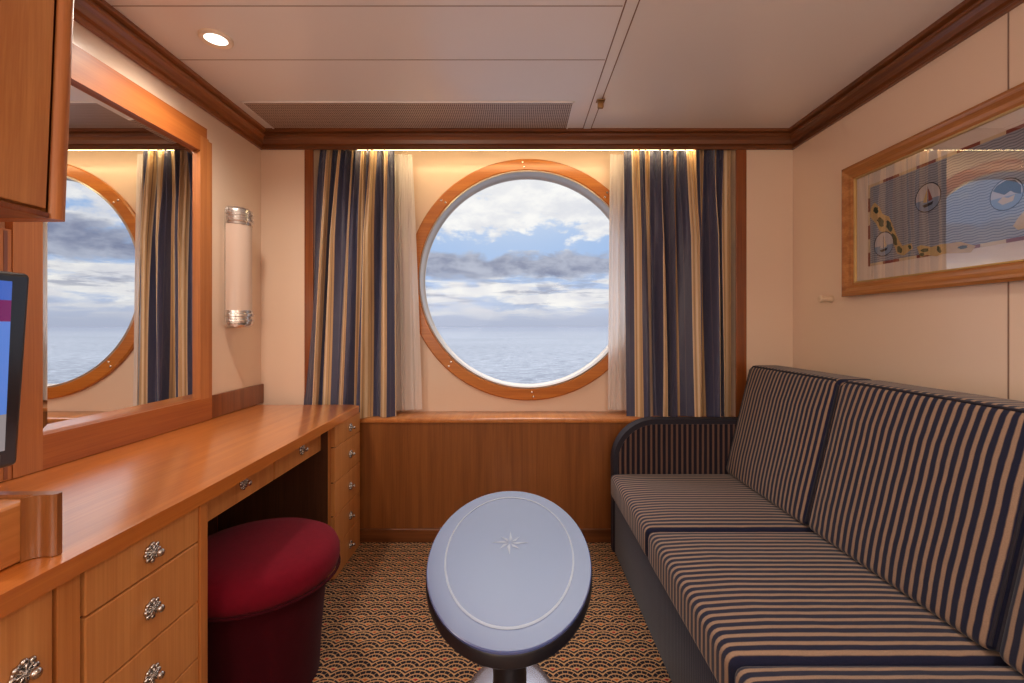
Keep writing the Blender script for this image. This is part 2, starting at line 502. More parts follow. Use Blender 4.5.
# crown moulding with stepped profile (distance from wall, height)
CP = [(0, 0), (.014, 0), (.014, .009), (.009, .013), (.009, .020), (.021, .024), (.025, .042), (.033, .055), (.041, .058), (.041, .064), (.033, .068), (.033, .073), (.052, .078), (.052, .0915), (0, .0915)]
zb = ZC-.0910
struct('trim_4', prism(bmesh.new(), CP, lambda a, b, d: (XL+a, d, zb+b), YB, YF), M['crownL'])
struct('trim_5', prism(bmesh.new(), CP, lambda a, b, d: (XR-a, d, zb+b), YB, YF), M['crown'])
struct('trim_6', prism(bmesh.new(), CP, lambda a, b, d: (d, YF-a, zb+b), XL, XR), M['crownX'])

# cove lamp hidden behind the moulding
t = thing('cove_lamp', 'long thin warm light strip under the wooden pelmet above the porthole', 'lamp', (.05, 2.405, 2.0402))
obj('housing', B(-.86, .96, 2.388, 2.432, 2.056, 2.076, bev=.003), M['silver'], t)
obj('diffuser', B(-.84, .94, 2.392, 2.428, 2.0402, 2.056, bev=.004), emit('cove diffuser', lin(255, 226, 168), 13.5), t)

# ceiling fittings
DL = (-1.046, 1.604)
t = thing('downlight', 'round recessed ceiling light with white rim above the desk', 'ceiling light', (DL[0], DL[1], ZC-.006))
bm = bmesh.new(); lathe(bm, [(.036, -.001), (.050, -.004), (.053, -.001), (.053, .006), (.036, .006)], T((DL[0], DL[1], ZC-.006)), 40, cap=False)
obj('rim', bm, plain('enamel rim', lin(250, 232, 210), .4), t, True)
bm = bmesh.new(); lathe(bm, [(.037, 0), (.037, .004)], T((DL[0], DL[1], ZC-.004)), 40)
obj('lens', bm, emit('downlight lens', lin(255, 240, 218), 4), t)
for n, (x, y) in enumerate(((.7, -.2), (-.9, -.5))):
    pass
t = thing('ceiling_vent', 'long perforated air vent along the ceiling above the porthole', 'vent', (-.49, 2.19, ZC-.004))
obj('grille', B(-1.225, .255, 2.062, 2.325, ZC-.003, ZC-.001), M['vent'], t)
bm = bmesh.new()
for a in ((-1.232, .262, 2.055, 2.063), (-1.232, -1.224, 2.055, 2.33), (.254, .262, 2.055, 2.33)): box(bm, a[0], a[1], a[2], a[3], ZC-.005, ZC, bev=.001)
obj('frame', bm, M['ceil'], t)
bm = bmesh.new(); box(bm, .362, .388, 2.03, 2.05, ZC-.038, ZC-.006, bev=.004); box(bm, .356, .394, 2.024, 2.056, ZC-.008, ZC-.0035, bev=.002)
tag(obj('sprinkler', bm, M['brass'], base=(.375, 2.04, ZC-.038), smooth=True), 'small brass sprinkler block hanging from the ceiling joint strip', 'sprinkler')

# ------------------------------------------------------------------ mirror
Y0, Y1, Z0, Z1 = 1.263, 1.893, .811, 1.836        # visible glass
YLm = 1.188
t = thing('wall_mirror', 'large rectangular mirror in a stepped honey wood frame above the desk', 'mirror', (XL, 1.6, .717))
FX = XL+.022
bm = bmesh.new(); box(bm, XL+.001, XL+.006, Y0-.02, Y1+.02, Z0-.02, Z1+.02)
obj('mirror_glass', B(XL+.001, XL+.008, Y0+.026, Y1-.026, Z0+.026, Z1-.026), M['mirror'], t); bm.free()
bm = bmesh.new()
bo = [(Y0-.004, Z0-.004), (Y1+.004, Z0-.004), (Y1+.004, Z1+.004), (Y0-.004, Z1+.004)]
bi = [(Y0+.026, Z0+.026), (Y1-.026, Z0+.026), (Y1-.026, Z1-.026), (Y0+.026, Z1-.026)]
vo = [bm.verts.new((XL+.005, *p)) for p in bo]; vi = [bm.verts.new((XL+.008, *p)) for p in bi]
for i in range(4): bm.faces.new((vo[i], vo[(i+1) % 4], vi[(i+1) % 4], vi[i]))
obj('bevelled_border', bm, M['mirror'], t)
def yz(x0, x1, pts): return prism(bmesh.new(), pts, lambda a, b, d: (d, a, b), x0, x1)
obj('top_rail', yz(XL+.001, FX, [(YLm, Z1), (Y1+.0, Z1), (Y1+.0, 1.900), (1.934, 1.900), (1.934, 1.941), (YLm, 1.941)]), M['frameY'], t)
obj('side_stile', yz(XL+.001, FX, [(Y1, Z0-.002), (1.966, Z0-.002), (1.966, 1.893), (1.945, 1.893), (1.945, 1.900), (Y1, 1.900)]), M['frameZ'], t)
obj('side_stile', yz(XL+.001, FX, [(YLm, .717), (Y0, .717), (Y0, Z1), (YLm, Z1)]), M['frameZ'], t)
obj('bottom_rail', yz(XL+.001, FX, [(Y0, .717), (1.966, .717), (1.966, Z0-.002), (Y1, Z0-.002), (Y1, Z0), (Y0, Z0)]), M['frameY'], t)

t = thing('wall_panel', 'grooved pale wood wall panel behind the television', 'panel', (XL, .7, .717))
bm = bmesh.new(); box(bm, XL+.001, FX-.002, .2, 1.187, .717, 1.36)
obj('board', bm, M['frameZ'], t)
for y in (1.172, 1.150, 1.128):
    obj('groove', B(FX-.0035, FX-.0012, y-.0045, y+.0045, .72, 1.355), M['jamb'], t)
tag(obj('backsplash', B(XL+.001, XL+.016, 1.968, YF-.002, .717, .815, bev=.002), M['jamb'], base=(XL, 2.19, .717)), 'low brown wood strip along the wall behind the desk, under the sconce', 'trim')

# sconce
sy, sz0, sz1 = 2.13, 1.107, 1.655
t = thing('wall_sconce', 'half round frosted glass wall light with ribbed chrome ends', 'wall light', (XL, sy, sz0))
def half(bm, prof, n=24):
    rings = []
    for r, h in prof: rings.append([bm.verts.new((XL+.018+r*1.25*math.sin(PI*i/n), sy+r*1.12*math.cos(PI*i/n), h)) for i in range(n+1)])
    for a, b in zip(rings, rings[1:]):
        for i in range(n): bm.faces.new((a[i], a[i+1], b[i+1], b[i]))
        bm.faces.new((a[0], b[0], b[n], a[n]))
    bm.faces.new(rings[0][::-1]); bm.faces.new(rings[-1])
    return bm
obj('glass_shade', half(bmesh.new(), [(.058, sz0+.06), (.058, sz1-.06)]), M['frost'], t, True)
for a, d in ((sz0, 1), (sz1, -1)):
    bm = half(bmesh.new(), [(.050, a), (.058, a+d*.008), (.060, a+d*.012), (.060, a+d*.024), (.065, a+d*.027), (.065, a+d*.036), (.061, a+d*.039), (.061, a+d*.048), (.065, a+d*.051), (.065, a+d*.062), (.060, a+d*.066), (.060, a+d*.078), (.050, a+d*.080)])
    obj('end_band', bm, M['chrome'], t, True)
obj('backplate', B(XL+.001, XL+.018, sy-.05, sy+.05, sz0+.01, sz1-.01, bev=.003), M['chrome'], t)

# ------------------------------------------------------------------ desk
def outline(front, xb, y0):
    return front+[(xb, front[-1][1]), (xb, y0)]
fr = [(-.758, .05), (-.757, .6), (-.757, 1.1), (-.768, 1.5), (-.778, 1.9), (-.780, 2.25)]
for k in range(1, 9):
    a = k*PI/16; fr.append((-.780-.05*(1-math.cos(a)), 2.273+.065*math.sin(a)))
pts = [(x, y) for x, y in fr]+[(-1.318, 2.338), (-1.318, .05)]
bm = prism(bmesh.new(), pts, lambda a, b, d: (a, b, d), .680, .715)
hor = [e for e in bm.edges if abs(e.verts[0].co.z-e.verts[1].co.z) < 1e-6 and e.verts[0].co.z > .7 and max(e.verts[0].co.x, e.verts[1].co.x) > -1.0]
bmesh.ops.bevel(bm, geom=hor, offset=.012, segments=4, affect='EDGES', profile=.5)
tag(obj('desktop', bm, M['desk'], base=(-1.05, 1.2, .680), smooth=True), 'long glossy honey wood worktop with rounded front corner under the mirror', 'worktop')

# chrome rosette knob, shared mesh (plate > petals > grip), axis +X
def knob_bm():
    b = bmesh.new()
    lathe(b, [(.0001, 0), (.017, 0), (.019, .003), (.015, .005), (.010, .004), (.0001, .004)], MX((0, 0, 0)), 24, cap=False)
    for k in range(8):
        a = k*PI/4
        s = bmesh.new(); bmesh.ops.create_icosphere(s, subdivisions=2, radius=.0058)
        for v in s.verts: v.co = Vector((v.co.x*.8, v.co.y, v.co.z))
        merge(b, s, M=T((.004, .0165*math.cos(a), .0165*math.sin(a))))
        tube(b, [(.006, 0, 0), (.008, .014*math.cos(a), .014*math.sin(a))], .0018, 6)
    lathe(b, [(.006, .003), (.0045, .010), (.005, .015), (.0075, .018), (.0085, .022), (.0065, .026), (.0001, .028)], MX((0, 0, 0)), 20, cap=False)
    return b
KM = bpy.data.meshes.new('rosette_knob'); kb = knob_bm(); bmesh.ops.recalc_face_normals(kb, faces=kb.faces[:]); kb.to_mesh(KM); kb.free()
KM.materials.append(M['pewter']); KM.polygons.foreach_set('use_smooth', [True]*len(KM.polygons))
def knob(parent, x, y, z, s=1):
    o = bpy.data.objects.new('knob', KM); COL.objects.link(o); o.parent = parent
    o.location = Vector((x, y, z))-Vector(ROOT(parent).location); o.scale = (s, s, s); return o

def front(name, t, x, y0, y1, z0, z1, mat='honeyF', k=True, ky=None, ks=1):
    o = obj(name, B(x-.018, x, y0, y1, z0, z1, bev=.0025), M[mat], t)
    if k: knob(o, x, ky if ky else (y0+y1)/2, (z0+z1)/2, ks)
    return o

# drawer stack left of the kneehole
x = -.770
t = thing('drawer_unit', 'honey wood drawer stack left of the crimson stool', 'drawer unit', (-1.05, .98, 0))
bm = bmesh.new(); box(bm, -1.315, x-.02, .818, 1.143, .0, .679); obj('carcass', bm, M['honeyZ'], t)
obj('side_panel', B(-1.3, x+.004, 1.117, 1.1435, 0, .679, bev=.0015), M['honeyZ'], t)
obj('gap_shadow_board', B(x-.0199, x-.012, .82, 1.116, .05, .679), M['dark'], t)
for z0, z1 in ((.590, .679), (.4455, .5865), (.3095, .442), (.170, .306), (.06, .167)): front('drawer', t, x, .823, 1.1155, z0, z1)
t = thing('filler_post', 'narrow wooden filler strip between the near door and the drawer stack', 'filler', (-.79, .795, 0))
obj('post', B(-.82, x-.0015, .7735, .8145, 0, .679, bev=.001), M['honeyZ'], t)
t = thing('cupboard', 'near honey wood cupboard with a rosette knob, under the desk left end', 'cupboard', (-1.05, .42, 0))
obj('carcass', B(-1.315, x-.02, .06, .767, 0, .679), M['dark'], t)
front('door', t, x, .30, .765, .06, .679, k=False)
knob(t.children[1], x, .716, .645-.1+.025, 1.05)

# kneehole apron, two shallow drawers
xa = -.850
t = thing('kneehole_rail', 'shallow rail of two knobbed drawers spanning over the crimson stool', 'drawer rail', (-1.0, 1.58, .57))
obj('carcass', B(-1.2, xa-.02, 1.145, 2.005, .575, .679), M['honeyY'], t)
obj('kneehole_shade_panel', B(-1.318, -1.305, 1.145, 2.009, .005, .679), M['shade'], t)  # dark sheet added over the wall to deepen the kneehole shade
front('drawer', t, xa, 1.147, 1.614, .571, .678, ky=1.43); front('drawer', t, xa, 1.619, 2.004, .571, .678, ky=1.82)

# drawer stack by the window
xr = -.792
t = thing('drawer_unit', 'narrow drawer stack at the far end of the desk by the window', 'drawer unit', (-1.05, 2.18, 0))
obj('carcass', B(-1.315, xr-.018, 2.011, 2.336, 0, .679), M['honeyZ'], t)
obj('side_panel', B(-1.3, xr-.03, 2.006, 2.0108, 0, .679), M['shade'], t)  # dark colour stands in for shade on this side of the unit
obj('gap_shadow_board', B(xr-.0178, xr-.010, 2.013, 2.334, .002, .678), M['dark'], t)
for z0, z1 in ((.582, .677), (.4275, .579), (.2795, .424), (.142, .276), (.004, .139)): front('drawer', t, xr, 2.0115, 2.336, z0, z1, ky=2.195, ks=.9)

# raised box at the near end of the desk
def arc(cx, cy, r, a0, a1, n=8): return [(cx+r*math.cos(a0+(a1-a0)*k/n), cy+r*math.sin(a0+(a1-a0)*k/n)) for k in range(n+1)]
t = thing('desk_box', 'raised wooden box with a lipped end board on the near end of the desk', 'box', (-.97, .6, .7155))
obj('body', B(-1.12, -.826, .35, .786, .7165, .8165, bev=.006, seg=3), M['honeyY'], t, True)
pl = [(-1.12, .787), (-.8265, .787), (-.8255, .766)]+arc(-.805, .766, .0205, PI, PI/2, 8)[1:]+[(-.794, .787), (-.789, .791), (-.789, .800), (-.794, .804), (-1.12, .804)]
obj('end_board', prism(bmesh.new(), pl, lambda a, b, d: (a, b, d), .7165, .822), M['panel'], t, True)  # darker wood used here to paint in the shade at the cove

# television
t = thing('television', 'black framed television showing a blue and magenta picture on the desk', 'television', (-1.14, .62, .716))
tl = lambda z: -1.137+(z-.794)*.045
bm = B(-1.19, -1.137, .20, 1.063, .794, 1.232, bev=.012, seg=4)
for v in bm.verts: v.co.x += (v.co.z-.794)*.045; v.co.y += (v.co.z-.794)*.0-(.01 if v.co.z < .9 and v.co.y > .9 else 0)
obj('casing', bm, M['tvblack'], t, True)
bm = B(-1.139, -1.1355, .235, 1.020, .835, 1.210)
for v in bm.verts: v.co.x += (v.co.z-.794)*.045
obj('screen', bm, M['screen'], t)
bm = B(-1.1375, -1.134, .235, 1.010, .80, .828)
for v in bm.verts: v.co.x += (v.co.z-.794)*.045
obj('speaker_bar', bm, M['silver'], t)
bm = B(-1.24, -1.19, .45, .80, .7165, .730, bev=.005); box(bm, -1.21, -1.185, .58, .66, .725, .87); obj('stand', bm, M['tvblack'], t)

# wall cupboard at upper left
t = thing('wall_cupboard', 'wooden wall cupboard with rounded dark edge, at the upper left above the television', 'cupboard', (-1.13, .6, 1.34))
def tilt(bm):
    for v in bm.verts: v.co.x += (v.co.z-1.33)*.042
    return bm
zt = 2.02
cb = [(-1.319, .15), (-.972, .15), (-.972, .905), (-.985, .955), (-1.319, .955)]
obj('carcass', tilt(prism(bmesh.new(), [(-1.319+0, .15), (-.985, .15), (-.985, .951), (-1.319, .951)], lambda a, b, d: (a, b, d), 1.345, zt)), M['honeyZ'], t)
obj('door', tilt(B(-.985, -.966, .15, .945, 1.352, zt, bev=.002)), M['honeyF'], t)
edge = [(-1.319, .952), (-.970, .952)]+arc(-.974, .969, .017, -PI/2, PI/2, 12)+[(-1.319, .986)]
obj('rounded_edge', tilt(prism(bmesh.new(), edge, lambda a, b, d: (a, b, d), 1.334, zt)), M['frameZ'], t, True)
obj('bottom_rail', tilt(B(-1.319, -.964, .15, .951, 1.334, 1.345, bev=.002)), M['jamb'], t)

# stool
sc = Vector((-.812, 1.45, 0))
t = thing('stool', 'round crimson velvet stool with padded seat tucked into the kneehole', 'stool', sc)
bm = bmesh.new(); lathe(bm, [(.170, .0), (.178, .006), (.184, .12), (.196, .26), (.205, .335)], T(sc), 56)
obj('skirt', bm, M['red_shaded'], t, True)
bm = bmesh.new(); lathe(bm, [(.200, .328), (.222, .330), (.236, .342), (.241, .366), (.240, .388), (.230, .410), (.205, .424), (.15, .434), (.08, .439), (.0001, .440)], T(sc), 56, cap=False)
obj('seat_cushion', bm, M['red'], t, True)
bm = bmesh.new(); tube(bm, [sc+Vector((.238*math.cos(a*PI/24), .238*math.sin(a*PI/24), .334)) for a in range(49)], .005, 8); obj('piping', bm, M['red_shaded'], t, True)

# ------------------------------------------------------------------ coffee table
tc = Vector((-.016, 1.18, 0)); A, Bs = .389, .197
t = thing('coffee_table', 'oval blue grey pedestal coffee table with star inlay on the carpet', 'table', tc)
bm = bmesh.new(); lathe(bm, [(.3, .518), (.985, .518), (1.0, .523), (1.0, .5435), (.996, .546), (.985, .5455)], T(tc), 96, sx=Bs+.004, sy=A+.004)
obj('edge_band', bm, M['navyedge'], t, True)
bm = bmesh.new(); lathe(bm, [(.994, .5445), (.994, .5490), (.985, .550)], T(tc), 96, sx=Bs+.004, sy=A+.004)
tp = obj('tabletop', bm, M['tabletop'], t)
bm = bmesh.new()
def flatring(bm, r0, r1, sx, sy, z, n=96):
    a = [bm.verts.new((tc.x+sx*r0*math.cos(2*PI*i/n), tc.y+sy*r0*math.sin(2*PI*i/n), z)) for i in range(n)]
    b = [bm.verts.new((tc.x+sx*r1*math.cos(2*PI*i/n), tc.y+sy*r1*math.sin(2*PI*i/n), z)) for i in range(n)]
    for i in range(n): bm.faces.new((a[i], a[(i+1) % n], b[(i+1) % n], b[i]))
flatring(bm, .790, .812, Bs, A*1.05, .5506); obj('ring_inlay', bm, M['inlay'], tp)
bm = bmesh.new()
for k in range(8):
    a = PI/2+k*PI/4; L = .048 if k % 2 == 0 else .036; w = .011
    c, s = math.cos(a), math.sin(a); cx, cy = tc.x, tc.y+.012
    P = lambda u, v_: bm.verts.new((cx+u*c-v_*s, cy+(u*s+v_*c)*1.35, .5506))
    bm.faces.new((P(.004, 0), P(.016, -w*.6), P(L, 0)))
    bm.faces.new((P(.004, 0), P(L, 0), P(.016, w*.12)))
obj('star_inlay', bm, M['inlay'], tp)
bm = bmesh.new(); lathe(bm, [(.05, .02), (.046, .03), (.043, .06), (.043, .46), (.05, .49), (.09, .519)], T(tc), 40); obj('pedestal', bm, M['navyedge'], t, True)
bm = bmesh.new(); lathe(bm, [(1.0, 0.0005), (1.0, .010), (.97, .016), (.9, .019), (.3, .028)], T(tc), 80, sx=.172, sy=.365); obj('base_plate', bm, M['plate'], t, True)

# ------------------------------------------------------------------ sofa
t = thing('sofa', 'long navy and tan striped sofa along the right wall', 'sofa', (.95, 1.3, 0))
BY = [(1.621, 2.245), (.989, 1.615), (.355, .983)]
obj('base', B(.482, 1.405, .355, 2.247, .004, .283, bev=.008), M['base'], t, True)
def cushion(x0, x1, y0, y1, z0, z1, r, puff):
    b = bmesh.new(); bmesh.ops.create_cube(b, size=1)
    for v in b.verts: v.co = Vector(((x0+x1)/2+v.co.x*(x1-x0), (y0+y1)/2+v.co.y*(y1-y0), (z0+z1)/2+v.co.z*(z1-z0)))
    bmesh.ops.bevel(b, geom=b.edges[:], offset=r, segments=5, affect='EDGES', profile=.55)
    bmesh.ops.subdivide_edges(b, edges=[e for e in b.edges if e.calc_length() > .2], cuts=9, use_grid_fill=True)
    return b
for y0, y1 in BY:
    b = cushion(.458, 1.08, y0, y1, .284, .396, .028, 0)
    for v in b.verts:
        if v.co.z > .37:
            fx = max(0, 1-((v.co.x-.78)/.32)**2); fy = max(0, 1-((v.co.y-(y0+y1)/2)/((y1-y0)/2))**2)
            v.co.z += .008*min(1, fx*1.6)*min(1, fy*2)
    obj('seat_cushion', b, M['seat'], t, 'all')
for y0, y1 in BY:
    b = cushion(1.010, 1.150, y0, y1, .402, .925, .026, 0)
    for v in b.verts:
        fz = max(0, 1-((v.co.z-.65)/.26)**2); fy = max(0, 1-((v.co.y-(y0+y1)/2)/((y1-y0)/2))**2)
        if v.co.x < 1.035: v.co.x -= .012*min(1, fz*1.5)*min(1, fy*2)
        v.co.x += (v.co.z-.385)*.24
    obj('back_cushion', b, M['seat'], t, 'all')
    pp = bmesh.new()
    def q(xx, yy, zz): return (xx+(zz-.385)*.24, yy, zz)
    tube(pp, [q(1.016, y0+.006, .42), q(1.016, y0+.006, .90), q(1.016, y0+.026, .919), q(1.016, y1-.026, .919), q(1.016, y1-.006, .90), q(1.016, y1-.006, .42)], .004, 6)
    obj('piping', pp, M['piping'], t, True)
bm = prism(bmesh.new(), [(1.185, .285), (1.405, .285), (1.405, .86), (1.305, .86)], lambda a, b, d: (a, d, b), .355, 2.247)
obj('back_frame', bm, M['piping'], t)
for y0, y1, in ((2.2475, 2.318), (.285, .3545)):
    ol = [(.476, .004)]+[(.476, .45)]+arc(.686, .448, .210, PI, PI/2, 12)[1:]+[(1.40, .658), (1.40, .004)]
    inn = [(.494, .02), (.498, .446)]+arc(.686, .446, .188, PI, PI/2, 12)[1:]+[(1.385, .634), (1.385, .02)]
    bm = prism(bmesh.new(), ol, lambda a, b, d: (a, d, b), y0, y1)
    hor = [e for e in bm.edges if abs(e.verts[0].co.y-e.verts[1].co.y) < 1e-6]
    bmesh.ops.bevel(bm, geom=hor, offset=.010, segments=3, affect='EDGES')
    arm = obj('arm', bm, M['piping'], t, True)
    bm = prism(bmesh.new(), inn, lambda a, b, d: (a, d, b), y0-.003, y1+.0005)
    obj('striped_face', bm, M['arm'], arm)

# ------------------------------------------------------------------ curtains
def curtain(t, name, mat, top, bot, yt, yb, z1, z0, folds, amp, seed, ns=260, nt_=48):
    """yt, yb: (depth at the left end, depth at the right end) of heading and hem"""
    rnd = random.Random(seed)
    U = rnd.uniform
    cs = [0]
    for k in range(folds): cs.append(cs[-1]+U(.55, 1.5))
    cs = [c/cs[-1] for c in cs]                       # uneven fold boundaries
    am = [U(.45, 1.25) for _ in range(folds)]; lean = [U(-.35, .35) for _ in range(folds)]
    drift = [0]+[U(-.045, .045) for _ in range(folds-1)]+[0]
    ph = [U(0, 2*PI) for _ in range(6)]
    bm = bmesh.new(); uvl = bm.loops.layers.uv.new('UVMap'); G = []
    for j in range(nt_+1):
        tt = j/nt_; row = []
        e = tt**.8
        x0 = top[0]+(bot[0]-top[0])*e; x1 = top[1]+(bot[1]-top[1])*e
        cc = [c+d*(tt-.3)*1.3 for c, d in zip(cs, drift)]
        for i in range(ns+1):
            s = i/ns
            k = 0
            while k < folds-1 and s > cc[k+1]: k += 1
            f = min(1, max(0, (s-cc[k])/(cc[k+1]-cc[k])))
            g = (1-math.cos(2*PI*f))/2                # 0 at the valleys, 1 on the ridge
            grow = .45+.55*min(1, tt*3)
            w = -am[k]*(g**.8)*grow
            pin = max(0, 1-tt*4)**1.5
            w += .30*math.sin(s*2*PI*folds*2.7+ph[0])*pin+.14*math.sin(s*2*PI*folds*4.3+ph[4])*max(0, 1-tt*2.2)+.10*math.sin(s*41+tt*5+ph[1])*(1-pin)
            lat = lean[k]*(cc[k+1]-cc[k])*math.sin(PI*f)**2*grow
            X = x0+(x1-x0)*(s+lat+.010*math.sin(tt*3+ph[2])*math.sin(PI*s)*tt)
            Y = (yt[0]+(yt[1]-yt[0])*s)*(1-tt)+(yb[0]+(yb[1]-yb[0])*s)*tt+amp*(w+.5)*(.4+.6*min(1, s*6))*(.4+.6*min(1, (1-s)*6))
            row.append(bm.verts.new((X, Y, z1+(z0-z1)*tt)))
        G.append(row)
    for j in range(nt_):
        for i in range(ns):
            f = bm.faces.new((G[j][i], G[j][i+1], G[j+1][i+1], G[j+1][i]))
            for l, (ii, jj) in zip(f.loops, ((i, j), (i+1, j), (i+1, j+1), (i, j+1))): l[uvl].uv = (ii/ns, 1-jj/nt_)
    return obj(name, bm, mat, t, 'all')
t = thing('curtain', 'navy and tan striped curtain left of the porthole', 'curtain', (-.85, 2.36, .645), 'striped curtain pair')
curtain(t, 'striped_drape', M['curtL'], (-1.030, -.645), (-1.100, -.630), (2.410, 2.430), (2.362, 2.405), 2.05, .6405, 5, .066, 5)
curtain(t, 'sheer_lining', M['sheer'], (-.690, -.566), (-.700, -.516), (2.50, 2.50), (2.50, 2.53), 2.05, .655, 6, .022, 9, 90)
t = thing('curtain', 'navy and tan striped curtain right of the porthole, behind the sofa arm', 'curtain', (.85, 2.36, .645), 'striped curtain pair')
curtain(t, 'striped_drape', M['curtR'], (.570, 1.126), (.580, 1.126), (2.425, 2.405), (2.405, 2.395), 2.05, .6405, 6, .066, 22)
curtain(t, 'sheer_lining', M['sheer'], (.512, .625), (.506, .640), (2.50, 2.50), (2.53, 2.50), 2.05, .655, 5, .022, 11, 90)

# ------------------------------------------------------------------ picture on the right wall
t = thing('framed_map', 'framed nautical island map behind glass on the right wall', 'picture', (XR, 1.39, 1.239))
yA, yB_, zA, zB = .79, 1.99, 1.239, 1.788
fw = .055
fp = [(0, 0), (.026, 0), (.032, .010), (.030, .020), (.020, .034), (.018, .046), (.012, .055), (0, .055)]   # depth, inward
def frame_ring(prof, y0, y1, z0, z1):
    bm = bmesh.new(); rings = []
    for d, w in prof:
        rings.append([bm.verts.new((XR-.001-d, y, z)) for y, z in ((y0+w, z0+w), (y1-w, z0+w), (y1-w, z1-w), (y0+w, z1-w))])
    for a, b in zip(rings, rings[1:]):
        for i in range(4): bm.faces.new((a[i], a[(i+1) % 4], b[(i+1) % 4], b[i]))
    return bm
obj('frame', frame_ring(fp, yA, yB_, zA, zB), M['pframe'], t)
obj('gilt_slip', frame_ring([(.013, .054), (.014, .056), (.013, .060), (.004, .061)], yA, yB_, zA, zB), M['gold'], t)
obj('mat_board', B(XR-.005, XR-.001, yA+.05, yB_-.05, zA+.05, zB-.05), M['mat'], t)
my0, my1, mz0, mz1 = .905, 1.866, 1.354, 1.682
ar = bmesh.new(); AX = XR-.0055
art_m = [M['mapsea'], M['mapland'], M['mapgreen'], M['mapred'], M['mapcream'], M['mapink'], M['mappale'], M['mapblue']]
lay = [0]
def poly(pts, mi):
    lay[0] += 1
    f = ar.faces.new([ar.verts.new((AX-.00004*lay[0], a, b)) for a, b in pts]); f.material_index = mi
poly([(my0, mz0), (my1, mz0), (my1, mz1), (my0, mz1)], 0)
bw = .011
k = 0; y = my1
while y > my0+.01:
    y2 = max(my0, y-.075)
    for z in (mz0, mz1-bw): poly([(y, z), (y2, z), (y2, z+bw), (y, z+bw)], 3 if k % 2 else 4)
    y = y2; k += 1
k = 0; z = mz0
while z < mz1-.01:
    z2 = min(mz1, z+.055)
    for yy in (my0, my1-bw): poly([(yy, z), (yy+bw, z), (yy+bw, z2), (yy, z2)], 3 if k % 2 == 0 else 4)
    z = z2; k += 1
ISL = [[(1.831, 1.606), (1.852, 1.585), (1.855, 1.553), (1.825, 1.52), (1.805, 1.485), (1.76, 1.465), (1.742, 1.432), (1.724, 1.384), (1.695, 1.372), (1.655, 1.392), (1.661, 1.412), (1.7, 1.409), (1.718, 1.437), (1.742, 1.491), (1.76, 1.531), (1.792, 1.549), (1.805, 1.578)], [(1.639, 1.394), (1.623, 1.398), (1.582, 1.384), (1.547, 1.387), (1.479, 1.383), (1.428, 1.361), (1.444, 1.343), (1.538, 1.354), (1.562, 1.349), (1.602, 1.36), (1.623, 1.354), (1.631, 1.374)], [(1.294, 1.434), (1.308, 1.419), (1.322, 1.399), (1.308, 1.385), (1.268, 1.387), (1.268, 1.431)]]
for pts in ISL: poly(pts, 1)
for (cy, cz, ry, rz, tl_) in [(1.825, 1.572, 0.012, 0.014, 0.35), (1.801, 1.52, 0.014, 0.021, 0.35), (1.76, 1.495, 0.011, 0.024, 0.35), (1.736, 1.44, 0.011, 0.025, 0.35), (1.712, 1.397, 0.011, 0.014, 0.35), (1.668, 1.399, 0.007, 0.008, 0.35), (1.607, 1.377, 0.016, 0.007, 0.35), (1.618, 1.364, 0.01, 0.006, 0.35), (1.552, 1.37, 0.007, 0.013, 0.35), (1.47, 1.364, 0.016, 0.006, 0.35)]:
    poly([(cy+ry*math.cos(a*PI/6)*(1+.25*math.sin(a*2.7+cy*90))+tl_*rz*math.sin(a*PI/6), cz+rz*math.sin(a*PI/6)) for a in range(12)], 2)
def disc(cy, cz, r, mi, n=40, z0=-9.):
    poly([(cy+r*math.cos(2*PI*i/n), max(z0, cz+r*math.sin(2*PI*i/n))) for i in range(n)], mi)
def medal(cy, cz, r):
    disc(cy, cz, r, 5); disc(cy, cz, r*.93, 6)
    poly([(cy+r*.93*math.cos(PI+PI*i/20*1.0), cz-.12*r+.8*r*math.sin(PI+PI*i/20)) for i in range(21)], 7)
def boat(cy, cz, r, single=False):
    poly([(cy+.42*r, cz-.42*r), (cy-.45*r, cz-.30*r), (cy-.32*r, cz-.52*r), (cy+.25*r, cz-.60*r)], 5)
    poly([(cy+.03*r, cz-.40*r), (cy+.0*r, cz-.40*r), (cy-.03*r, cz+.78*r), (cy+.0*r, cz+.78*r)], 5)
    poly([(cy-.03*r, cz+.72*r), (cy-.06*r, cz-.25*r), (cy-.38*r, cz-.18*r)], 4 if single else 3)
    poly([(cy+.03*r, cz+.66*r), (cy+.36*r, cz-.22*r), (cy+.05*r, cz-.28*r)], 6 if single else 1)
medal(1.595, 1.558, .051); boat(1.595, 1.556, .051)
medal(1.786, 1.431, .048); boat(1.786, 1.428, .045, True)
# third medallion: a dark rocky headland above pale surf
cy, cz, r = 1.339, 1.495, .047
medal(cy, cz, r)
poly([(cy+.80*r, cz+.42*r), (cy+.55*r, cz+.70*r), (cy, cz+.88*r), (cy-.5*r, cz+.74*r), (cy-.86*r, cz+.28*r), (cy-.84*r, cz-.2*r), (cy-.5*r, cz-.05*r), (cy-.25*r, cz+.15*r), (cy+.1*r, cz+.0*r), (cy+.45*r, cz+.2*r)], 5)
poly([(cy+.5*r, cz-.35*r), (cy+.2*r, cz-.1*r), (cy-.1*r, cz-.25*r), (cy-.5*r, cz-.15*r), (cy-.4*r, cz-.5*r), (cy+.2*r, cz-.6*r)], 4)
obj('map_print', ar, art_m, t)
bm = bmesh.new(); bm.faces.new([bm.verts.new((XR-.0098, a, b)) for a, b in ((yA+.053, zA+.053), (yB_-.053, zA+.053), (yB_-.053, zB-.053), (yA+.053, zB-.053))]); obj('glass', bm, M['pglass'], t)

